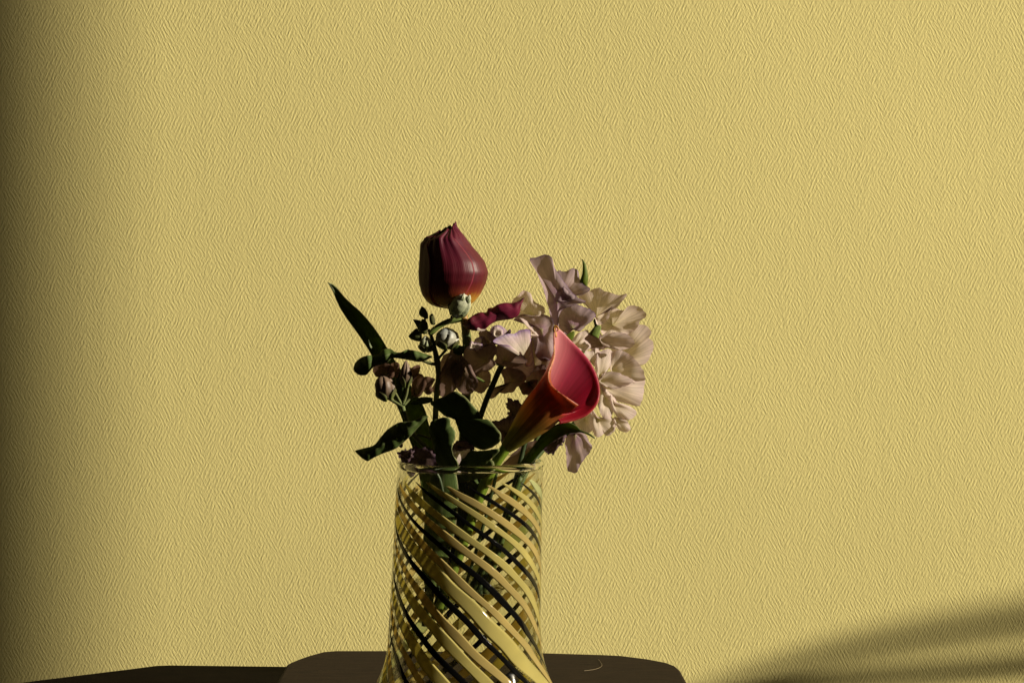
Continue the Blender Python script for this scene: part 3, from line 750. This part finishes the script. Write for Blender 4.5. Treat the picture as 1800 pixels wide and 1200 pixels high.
simple_leaf(tb, zE([(150, 912), (240, 888), (350, 852), (440, 742), (500, 682), (600, 620), (680, 608), (760, 600), (850, 552), (912, 545)]),
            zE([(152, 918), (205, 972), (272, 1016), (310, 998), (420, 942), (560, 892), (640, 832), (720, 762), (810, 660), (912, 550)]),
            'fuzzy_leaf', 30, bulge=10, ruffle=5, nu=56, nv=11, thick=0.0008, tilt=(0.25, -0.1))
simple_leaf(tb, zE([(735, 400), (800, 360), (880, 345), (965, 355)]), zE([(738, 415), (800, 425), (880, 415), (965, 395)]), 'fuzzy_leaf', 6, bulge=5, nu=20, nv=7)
b = zE([(650, 850), (600, 855)])
bud('bud', b[0], b[1], 5, M['bud_brown'], tb, d=24)

# ------------------------------------------------------------------ sweet peas
BACK = {}
def pea(parent, base, ol, mat='pea', d=0.0, z=None, **kw):
    d += BACK.get(parent.name, 0)
    if z: base, ol = z([base])[0], z(ol)
    kw.setdefault('ruffle', 4); kw.setdefault('bulge', 8); kw.setdefault('folds', 2.0)
    return fan('petal', base[:2], ol, M[mat], parent, d=d, **kw)

sp_c = thing('faded_sweet_pea', 'spray of faded brownish sweet pea blossoms below the maroon tulip', 'flower')
tube('stem', zD([(930, 905, 14, 4.5), (890, 960, 13, 5), (820, 1120, 12, 5)]) + [(858, 695, 10, 5), (846, 728, 8, 5), (830, 780, 6, 5), (822, 840, 4, 5), (812, 930, 4, 5), (798, 1000, 6, 5), (780, 1070, 10, 5)], M['stem_dark'], sp_c)
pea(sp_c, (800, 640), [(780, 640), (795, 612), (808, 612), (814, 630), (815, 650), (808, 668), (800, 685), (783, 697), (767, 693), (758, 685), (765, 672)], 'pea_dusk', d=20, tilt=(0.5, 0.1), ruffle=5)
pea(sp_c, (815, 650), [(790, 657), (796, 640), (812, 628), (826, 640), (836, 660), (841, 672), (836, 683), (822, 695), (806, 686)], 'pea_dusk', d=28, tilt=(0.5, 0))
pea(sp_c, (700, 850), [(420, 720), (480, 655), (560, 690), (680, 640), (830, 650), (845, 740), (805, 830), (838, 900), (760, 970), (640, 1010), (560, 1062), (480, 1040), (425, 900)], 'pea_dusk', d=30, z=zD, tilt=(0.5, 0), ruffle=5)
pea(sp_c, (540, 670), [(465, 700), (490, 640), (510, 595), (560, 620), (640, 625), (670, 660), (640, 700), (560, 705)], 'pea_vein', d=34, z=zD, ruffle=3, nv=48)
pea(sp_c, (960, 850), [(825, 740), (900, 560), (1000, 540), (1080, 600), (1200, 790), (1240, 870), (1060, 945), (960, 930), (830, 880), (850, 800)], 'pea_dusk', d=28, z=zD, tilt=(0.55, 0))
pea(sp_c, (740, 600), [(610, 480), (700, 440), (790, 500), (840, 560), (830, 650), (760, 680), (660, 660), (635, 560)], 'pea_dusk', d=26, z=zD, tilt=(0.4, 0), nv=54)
pea(sp_c, (1250, 850), [(985, 500), (1080, 500), (1180, 440), (1280, 445), (1300, 560), (1330, 800), (1320, 900), (1230, 930), (1200, 820), (1080, 700), (1000, 650), (900, 640), (800, 600), (880, 540)], 'pea_vein', d=36, z=zD, tilt=(-0.7, -0.1), bulge=3, ruffle=3)
pea(sp_c, (850, 520), [(775, 470), (800, 400), (860, 385), (920, 420), (950, 490), (900, 540), (830, 550), (790, 520)], 'pea_vein', d=30, z=zD, bulge=12, ruffle=1, nv=44)
pea(sp_c, (650, 430), [(585, 400), (600, 345), (640, 350), (680, 400), (705, 450), (640, 465), (600, 455)], 'pea', d=32, z=zD, tilt=(-0.5, 0), bulge=3, ruffle=1, nv=40)
pea(sp_c, (1000, 520), [(930, 530), (985, 470), (1010, 440), (1045, 460), (1040, 500), (1110, 520), (1050, 560), (980, 555)], 'withered', d=33, z=zD, bulge=3, ruffle=2, nv=44)
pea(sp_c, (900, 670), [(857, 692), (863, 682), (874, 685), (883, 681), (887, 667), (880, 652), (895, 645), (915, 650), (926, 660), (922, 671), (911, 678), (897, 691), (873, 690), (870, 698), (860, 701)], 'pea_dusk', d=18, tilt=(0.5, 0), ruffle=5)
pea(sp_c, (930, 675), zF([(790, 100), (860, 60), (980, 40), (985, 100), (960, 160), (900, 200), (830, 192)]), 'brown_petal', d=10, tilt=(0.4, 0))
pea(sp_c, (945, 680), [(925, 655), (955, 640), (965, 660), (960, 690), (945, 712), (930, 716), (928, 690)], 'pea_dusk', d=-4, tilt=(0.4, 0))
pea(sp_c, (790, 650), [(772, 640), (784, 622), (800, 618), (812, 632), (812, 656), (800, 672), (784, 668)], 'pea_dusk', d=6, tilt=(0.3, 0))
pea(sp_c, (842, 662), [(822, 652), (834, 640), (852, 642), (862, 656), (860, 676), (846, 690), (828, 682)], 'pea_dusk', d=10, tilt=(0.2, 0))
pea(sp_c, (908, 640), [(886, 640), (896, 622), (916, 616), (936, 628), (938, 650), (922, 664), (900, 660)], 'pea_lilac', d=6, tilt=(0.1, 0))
pea(sp_c, (846, 612), [(832, 606), (838, 594), (852, 590), (866, 596), (868, 612), (856, 624), (838, 620)], 'pea_vein', d=20, tilt=(-0.5, 0), nv=48)
pea(sp_c, (872, 592), [(858, 586), (866, 574), (880, 572), (892, 582), (892, 596), (880, 606), (864, 602)], 'pea_lilac', d=22, tilt=(-0.4, 0), nv=48)
for A_, B_ in [([(930, 930), (850, 880), (845, 905)], [(930, 935), (900, 930), (845, 910)]), ([(700, 1135), (640, 1090), (570, 1060)], [(700, 1138), (650, 1130), (575, 1090)])]:
    simple_leaf(sp_c, zD(A_), zD(B_), 'bract', 34, name='sepal', bulge=2, nu=12, nv=5)
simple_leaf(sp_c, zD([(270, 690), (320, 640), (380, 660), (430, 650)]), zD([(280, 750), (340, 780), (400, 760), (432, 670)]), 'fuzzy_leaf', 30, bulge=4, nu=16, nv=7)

sp_b = thing('translucent_sweet_pea', 'tan translucent sweet pea blossom behind the wilted maroon petal', 'flower')
pea(sp_b, (330, 740), [(115, 620), (180, 530), (240, 485), (310, 510), (350, 590), (440, 650), (468, 720), (430, 750), (340, 760), (220, 745), (150, 760)], 'pea', d=-10, z=zB, tilt=(0.3, 0))
pea(sp_b, (430, 900), [(130, 795), (210, 735), (340, 748), (470, 740), (545, 790), (565, 870), (560, 1000), (545, 1180), (470, 1230), (380, 1180), (345, 1000), (315, 950), (325, 880), (270, 800), (190, 775)], 'pea_lilac', d=-2, z=zB, tilt=(0.4, 0), ruffle=5)
pea(sp_b, (330, 930), [(200, 775), (270, 800), (310, 860), (350, 900), (405, 960), (310, 962), (318, 880)], 'pea', d=10, z=zB, tilt=(-0.6, 0), nv=44, ruffle=2)
pea(sp_b, (940, 640), [(925, 600), (950, 590), (966, 600), (968, 640), (960, 665), (940, 650), (930, 630)], 'pea_dusk', d=-14, tilt=(0.4, 0))
tube('stem', [(952, 640, -12, 4), (945, 700, -14, 4.5), (925, 770, -14, 4.5), (905, 850, -10, 4.5), (885, 930, -6, 4.5), (862, 990, 0, 4.5), (836, 1046, 6, 4.5)], M['stem_dark'], sp_b)

BACK['lilac_sweet_pea'] = -14
sp_t = thing('lilac_sweet_pea', 'lilac tinged sweet pea with tall folded petal above the calla tip', 'flower')
pea(sp_t, (640, 560), [(600, 280), (680, 282), (750, 250), (795, 258), (822, 300), (832, 360), (880, 420), (945, 470), (880, 520), (800, 540), (700, 520), (640, 420)], 'pea_lilac', d=-12, z=zB, tilt=(0.25, 0))
pea(sp_t, (600, 600), [(303, 155), (370, 132), (440, 113), (520, 118), (552, 160), (562, 220), (600, 290), (660, 380), (740, 480), (820, 560), (900, 605), (760, 640), (640, 700), (600, 860), (560, 830), (520, 760), (500, 650), (470, 520), (420, 390), (380, 290)], 'pea_lilac', d=8, z=zB, tilt=(0.55, 0.1), ruffle=4, bulge=10)
pea(sp_t, (1010, 760), [(820, 555), (860, 512), (940, 480), (1030, 450), (1100, 490), (1200, 520), (1270, 527), (1332, 518), (1305, 570), (1262, 620), (1222, 668), (1165, 655), (1145, 750), (1090, 830), (1020, 840), (990, 760), (900, 620)], 'pea', d=-2, z=zB, tilt=(0.45, 0.1), ruffle=5)
pea(sp_t, (760, 880), [(553, 622), (620, 600), (720, 600), (850, 648), (960, 690), (1005, 740), (970, 795), (900, 855), (830, 912), (760, 905), (700, 945), (640, 905), (592, 845), (556, 740)], 'pea_lilac', d=16, z=zB, tilt=(0.5, 0.2), bulge=14, ruffle=3)
pea(sp_t, (680, 580), [(572, 590), (600, 480), (650, 440), (720, 490), (800, 560), (740, 590), (660, 610)], 'pea_lilac', d=20, z=zB, tilt=(0.3, 0.2), nv=48, ruffle=2)
simple_leaf(sp_t, zB([(860, 153), (868, 210), (864, 300), (838, 398), (880, 425), (905, 470)]), zB([(862, 153), (892, 200), (912, 280), (921, 350), (914, 430), (925, 470)]), 'tulip_leaf', -16, bulge=5, nu=24, nv=7)
tube('stem', zB([(1000, 800, -40, 4), (1020, 850, -60, 4.5), (960, 960, -60, 4.5)]) + [(1000, 660, -60, 4.5), (960, 740, -50, 4.5), (915, 830, -30, 4.5), (882, 920, -6, 4.5), (850, 990, -4, 4.5), (812, 1060, 0, 4.5)], M['stem'], sp_t)
simple_leaf(sp_t, zG([(430, 120), (480, 150), (560, 130), (598, 118)]), zG([(500, 200), (550, 225), (590, 180), (600, 122)]), 'tulip_leaf', -4, name='sepal', bulge=3, nu=12, nv=5)
simple_leaf(sp_t, zG([(740, 150), (780, 90), (850, 70)]), zG([(830, 190), (840, 150), (855, 75)]), 'bract', -2, name='sepal', bulge=3, nu=12, nv=5)

BACK['blush_sweet_pea'] = -45
sp_r = thing('blush_sweet_pea', 'full blush white sweet pea blossoms ruffled beside the red calla', 'flower')
pea(sp_r, (1080, 640), zG([(950, 250), (1060, 120), (1180, 60), (1290, 70), (1335, 130), (1312, 182), (1352, 212), (1354, 290), (1322, 375), (1290, 412), (1236, 445), (1120, 400), (1000, 340)]), 'pea', d=-14, tilt=(0.1, 0), ruffle=8, folds=2.6)
pea(sp_r, (1180, 850), [(1135, 690), (1160, 650), (1222, 672), (1300, 692), (1340, 652), (1400, 638), (1470, 662), (1532, 720), (1534, 765), (1475, 795), (1450, 855), (1380, 925), (1280, 940), (1150, 935), (1075, 950), (1060, 850), (1120, 760)], 'pea', d=4, z=zB, tilt=(0.4, -0.1), ruffle=6, folds=2.6)
pea(sp_r, (1060, 1010), [(1040, 980), (1110, 945), (1200, 928), (1330, 940), (1402, 1000), (1405, 1060), (1300, 1105), (1150, 1095), (1075, 1050)], 'pea', d=18, z=zB, tilt=(0.3, 0.2), ruffle=4)
pea(sp_r, (880, 240), [(690, 180), (740, 130), (830, 130), (880, 190), (930, 260), (860, 300), (750, 290)], 'pea_dusk', d=6, z=zG, tilt=(0.4, 0))
pea(sp_r, (600, 260), [(556, 245), (610, 160), (715, 105), (730, 150), (700, 190), (755, 250), (745, 295), (640, 310)], 'pea', d=8, z=zG, tilt=(-0.2, 0))
pea(sp_r, (770, 420), [(665, 355), (740, 300), (832, 288), (835, 350), (815, 400), (795, 460), (740, 400)], 'pea', d=16, z=zG, tilt=(-0.6, 0), ruffle=4)
pea(sp_r, (840, 560), [(795, 450), (820, 340), (880, 300), (950, 300), (965, 400), (930, 470), (895, 520), (840, 590), (815, 560)], 'pea', d=20, z=zG, tilt=(-0.6, 0), ruffle=5, folds=2.6)
pea(sp_r, (960, 500), [(930, 420), (940, 340), (1030, 300), (1110, 330), (1190, 400), (1252, 480), (1272, 580), (1210, 600), (1140, 590), (1060, 550), (960, 520)], 'pea', d=8, z=zG, tilt=(0.1, 0), ruffle=7, folds=2.6)
pea(sp_r, (850, 600), [(825, 595), (890, 520), (990, 508), (1080, 545), (1165, 600), (1060, 655), (980, 675), (900, 650)], 'pea', d=26, z=zG, tilt=(0.2, 0.3), ruffle=4)
pea(sp_r, (860, 640), [(820, 595), (920, 655), (1060, 690), (1150, 640), (1230, 590), (1272, 590), (1264, 720), (1243, 800), (1210, 838), (1120, 818), (1000, 785), (940, 730), (860, 690)], 'pea', d=22, z=zG, tilt=(-0.45, -0.3), ruffle=5, folds=2.6)
pea(sp_r, (900, 760), [(820, 600), (880, 650), (950, 720), (1000, 800), (940, 950), (870, 940), (830, 860), (810, 720)], 'pea', d=18, z=zG, tilt=(-0.4, 0), ruffle=5, folds=2.6)
pea(sp_r, (980, 820), [(945, 720), (1000, 790), (1110, 830), (1195, 890), (1172, 945), (1110, 972), (1020, 955), (960, 850)], 'pea', d=16, z=zG, tilt=(-0.35, -0.3), ruffle=4)
pea(sp_r, (1000, 970), [(975, 945), (1050, 955), (1120, 1000), (1130, 1060), (1075, 1088), (1020, 1060), (985, 1000)], 'pea', d=4, z=zG, tilt=(0.2, 0))
pea(sp_r, (820, 960), [(770, 870), (830, 940), (960, 945), (1002, 1020), (972, 1082), (910, 1128), (880, 1102), (820, 1138), (782, 1100), (750, 1000)], 'pea', d=12, z=zG, tilt=(-0.4, -0.3), ruffle=4, bulge=12)
pea(sp_r, (700, 960), [(600, 960), (680, 900), (765, 870), (770, 1000), (760, 1085), (660, 1095), (610, 1030)], 'pea', d=4, z=zG, tilt=(-0.2, 0))
tube('stem', [(1060, 690, -60, 4), (1020, 735, -64, 4.5), (970, 775, -50, 4.5), (930, 822, -26, 4.5), (904, 880, -8, 4.5), (872, 960, 0, 4.5), (826, 1050, 4, 4.5)], M['stem'], sp_r)

sp_h = thing('hanging_sweet_pea', 'drooping grey lilac sweet pea petal hanging beside the vase rim', 'flower')
pea(sp_h, (1385, 620), [(1285, 650), (1340, 602), (1480, 608), (1525, 690), (1565, 760), (1480, 880), (1402, 1012), (1345, 1015), (1305, 980), (1290, 800)], 'pea_lilac', d=-6, z=zF, tilt=(0.4, 0), ruffle=3, folds=2.6)
pea(sp_h, (1200, 690), [(1058, 762), (1120, 705), (1200, 660), (1275, 618), (1295, 650), (1245, 735), (1185, 775), (1160, 825), (1080, 828)], 'withered', d=-2, z=zF, tilt=(0.3, 0), jag=2)
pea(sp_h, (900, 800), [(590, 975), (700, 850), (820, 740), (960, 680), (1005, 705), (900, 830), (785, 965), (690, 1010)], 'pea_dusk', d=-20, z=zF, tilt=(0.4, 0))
tube('stem', zF([(1390, 615, -6, 2.2), (1290, 620, -8, 2.4), (1150, 700, -12, 3), (950, 850, -14, 3.4)]) + [(905, 860, -10, 3.6), (888, 930, -4, 3.6), (858, 1020, 0, 3.6)], M['stem_dark'], sp_h)

# ------------------------------------------------------------------ withered remains near the rim
wl = thing('withered_flower', 'shrivelled dark brown flower drooping over the vase rim', 'flower')
pea(wl, (830, 1000), [(580, 940), (640, 915), (720, 890), (830, 865), (960, 895), (1000, 1000), (970, 1115), (820, 1115), (760, 1180), (715, 1185), (690, 1100), (640, 1050), (650, 990)], 'withered', d=44, z=zE, tilt=(0.5, 0), jag=3, ruffle=7)
pea(wl, (700, 970), [(585, 942), (640, 900), (700, 890), (760, 930), (740, 1000), (660, 1020)], 'withered', d=52, z=zE, tilt=(0.4, 0), jag=3, nv=48)
tube('stem', [(750, 815, 40, 3), (772, 840, 36, 3), (782, 900, 30, 3), (776, 980, 26, 3), (768, 1050, 24, 3)], M['stem_dark'], wl)
wp = thing('crumpled_petal', 'crumpled pinkish white petal caught among the dark leaves', 'petal')
pea(wp, (500, 940), [(440, 890), (520, 893), (600, 880), (660, 858), (690, 890), (620, 980), (560, 1030), (525, 1092), (480, 990)], 'pea', d=50, z=zK, tilt=(-1.0, -0.3), bulge=4, ruffle=2, nv=48)
pea(wp, (540, 830), [(460, 870), (480, 770), (600, 750), (720, 810), (760, 880), (660, 870), (540, 900)], 'withered', d=46, z=zK, tilt=(0.3, 0), nv=48)
ws = thing('shrivelled_sweet_pea', 'small shrivelled grey blossom standing left of the calla throat', 'flower')
pea(ws, (735, 400), [(655, 300), (700, 248), (762, 258), (825, 320), (800, 400), (782, 440), (725, 475), (668, 450), (672, 360)], 'withered', d=20, z=zF, tilt=(0.3, 0), jag=3, nv=60)
pea(ws, (660, 600), [(490, 490), (600, 470), (680, 440), (760, 440), (740, 560), (720, 700), (650, 745), (600, 690), (540, 570)], 'withered', d=26, z=zF, tilt=(0.4, 0), jag=2, nv=60)
tube('stem', [(893, 770, 20, 3), (880, 800, 14, 3), (866, 860, 8, 3), (842, 950, 10, 3), (812, 1050, 12, 3)], M['stem_dark'], ws)

# ------------------------------------------------------------------ calla
calla = thing('calla_lily', 'red and orange calla lily with open funnel in sunlight', 'flower')
NI = Vector((-0.66, -0.75))
ANG = [140, 105, 65, 25, -10, -45, -80, -110, -140, -165, -190, -210, -228]
RK = [1, 1, 1, 1, 1, 1, 1, 1, 1, 0.98, 0.94, 0.90, 0.86]
def ring(c, r, d0=34):
    o = []
    for a, k in zip(ANG, RK):
        ca, sa = math.cos(math.radians(a)) * r * k, math.sin(math.radians(a)) * r * k
        o.append((c[0] + NI.x * ca, c[1] + NI.y * ca, d0 + sa))
    return o
ctrl = [ring((889, 787), 10, 30), ring((903, 773), 16, 31), ring((921, 754), 24, 33), ring((945, 729), 33.5, 36), ring((966, 708), 36.5, 40)]
ctrl.append([(1002, 722, 70), (984, 707, 74), (967, 686, 66), (963, 663, 50), (969, 640, 28), (976, 618, 8), (998, 628, -2), (1022, 655, -2), (1036, 683, 6), (1034, 707, 14), (1016, 722, 26), (994, 729, 38), (976, 731, 48)])
ctrl.append([(1013, 714, 74), (992, 699, 79), (971.5, 679, 72), (966.5, 657, 56), (974.5, 628, 34), (977, 583, 8), (1003, 603, -4), (1034.5, 638, -4), (1049.5, 673, 4), (1049, 703, 18), (1031, 726, 28), (1005, 737, 38), (984, 742, 47)])
ctrl.append([(1017, 712, 70), (992, 695, 76), (968, 677, 70), (963.5, 655, 56), (973.5, 625, 34), (976, 577, 4), (1006, 602, -10), (1037, 637, -10), (1052, 673, -3), (1051.5, 705, 13), (1032, 729, 24), (1004, 740, 34), (982, 744, 44)])
def dense_grid(ctrl, nr, nc):
    rows = []
    for row in ctrl:
        k = len(row); o = []
        for q in range(nc):
            t = q / (nc - 1) * (k - 1); i = min(k - 2, int(t)); g = lambda j: row[max(0, min(k - 1, j))]
            o.append(cr(g(i - 1), g(i), g(i + 1), g(i + 2), t - i))
        rows.append(o)
    k = len(rows); out = []
    for q in range(nr):
        t = q / (nr - 1) * (k - 1); i = min(k - 2, int(t)); g = lambda j: rows[max(0, min(k - 1, j))]
        out.append([cr(g(i - 1)[c], g(i)[c], g(i + 1)[c], g(i + 2)[c], t - i) for c in range(nc)])
    return out
ctrl = [[(x, y, d + 14 + 22 * i / 7) for x, y, d in row] for i, row in enumerate(ctrl)]
G = dense_grid(ctrl, 60, 90)
verts = [P(*p) for r in G for p in r]
uvs = [(c / 89, r / 59) for r in range(60) for c in range(90)]
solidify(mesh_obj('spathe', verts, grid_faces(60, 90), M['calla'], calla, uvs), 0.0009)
tube('tip', [(977, 592, 46, 2.6), (975.5, 584, 44, 2.8), (974, 578, 43, 2.4), (976, 573.5, 43, 2.0), (980, 575, 44, 1.7), (981, 579, 45, 1.3), (979, 582, 46, 0.9)], M['calla_tip'], calla, nseg=10, n=30)
tube('stem', [(894, 780, 45, 10.5), (886, 792, 43, 9.5), (872, 812, 36, 9.5), (858, 838, 22, 9.5), (840, 880, 16, 9), (816, 950, 10, 9), (790, 1020, 8, 9), (768, 1080, 10, 9)], M['stem_calla'], calla)
tube('spadix', [(936, 740, 58, 5), (946, 728, 60, 5), (955, 718, 62, 4), (960, 712, 62, 2)], M['calla_tip'], calla)

gl = thing('pointed_leaf', 'dark green pointed leaf arching out below the calla lily', 'leaf')
loft('blade', zF([(760, 1080), (790, 950), (870, 840), (960, 730), (1050, 610), (1180, 522), (1300, 492), (1400, 532), (1440, 575), (1545, 618), (1592, 662)]),
     zF([(800, 1080), (850, 970), (930, 915), (1010, 815), (1085, 740), (1180, 672), (1300, 612), (1400, 598), (1460, 596), (1540, 628), (1592, 664)]),
     M['tulip_leaf'], gl, d=2, bulge=-8, nu=50, tilt=(0.3, 0), thick=0.0008)
tube('stem', [(915, 838, 0, 5), (900, 880, 0, 5), (888, 930, 0, 5), (866, 1000, 2, 5), (840, 1060, 4, 5)], M['stem'], gl)

# ------------------------------------------------------------------ added shapes, out of view, that shade the wall from the window side
def toward(px, py, s):
    r = ray(px, py); w = CAM + r * ((WALL_Y - CAM.y) / r.y)
    return w + (lamp.location - w).normalized() * s
def bar(name, pts, r, mat, parent, ns=10):
    n = 40
    sp = spline([(p.x, p.y, p.z) for p in pts], n)
    C = [Vector(q) for q in sp]; verts = []
    for i in range(n):
        t = (C[min(n - 1, i + 1)] - C[max(0, i - 1)]).normalized()
        s = t.cross(Vector((0, 0, 1))).normalized(); e = s.cross(t)
        rr = r(i / (n - 1)) if callable(r) else r
        for k in range(ns):
            a = 6.2832 * k / ns; verts.append(C[i] + s * math.cos(a) * rr + e * math.sin(a) * rr)
    return mesh_obj(name, verts, grid_faces(n, ns, True) + [tuple(range(ns - 1, -1, -1)), tuple(range((n - 1) * ns, n * ns))], mat, parent)
shade_caster = thing('shadow_rails', 'curved wooden rails added outside the view to cast soft shadows', 'shade_caster')  # rails put in out of view to throw soft bands on the wall
bar('rail', [toward(x, y, 2.7) for x, y in [(1150, 1262), (1290, 1206), (1430, 1160), (1600, 1122), (1780, 1092), (2000, 1064)]], lambda t: 0.0065 + 0.0045 * t, M['dark_wood'], shade_caster)
bar('rail', [toward(x, y, 1.6) for x, y in [(1250, 1228), (1360, 1214), (1450, 1204), (1570, 1192), (1700, 1180), (1830, 1168), (2000, 1154)]], lambda t: 0.0042 + 0.0032 * t, M['dark_wood'], shade_caster)
# an unseen post, added so its shadow darkens the left end of the wall
c0 = toward(122, 600, 3.9); c1 = toward(-650, 600, 3.9)
side = (c1 - c0); side.z = 0
perp = Vector((TO_SUN.x, TO_SUN.y, 0)).normalized()
side = side - perp * side.dot(perp)
e0 = c0; e1 = c0 + side
th = perp * 0.05
base_z, top_z = FLOOR_Z, 5.0
pv = [e0, e1, e1 + th, e0 + th]
post = mesh_obj('shadow_post', [(p.x, p.y, base_z) for p in pv] + [(p.x, p.y, top_z) for p in pv],
         [(0, 1, 2, 3), (4, 7, 6, 5), (0, 4, 5, 1), (1, 5, 6, 2), (2, 6, 7, 3), (3, 7, 4, 0)], M['frame'], smooth=False)
tag(post, 'upright post added outside the view to shade the left end of the wall', 'post')
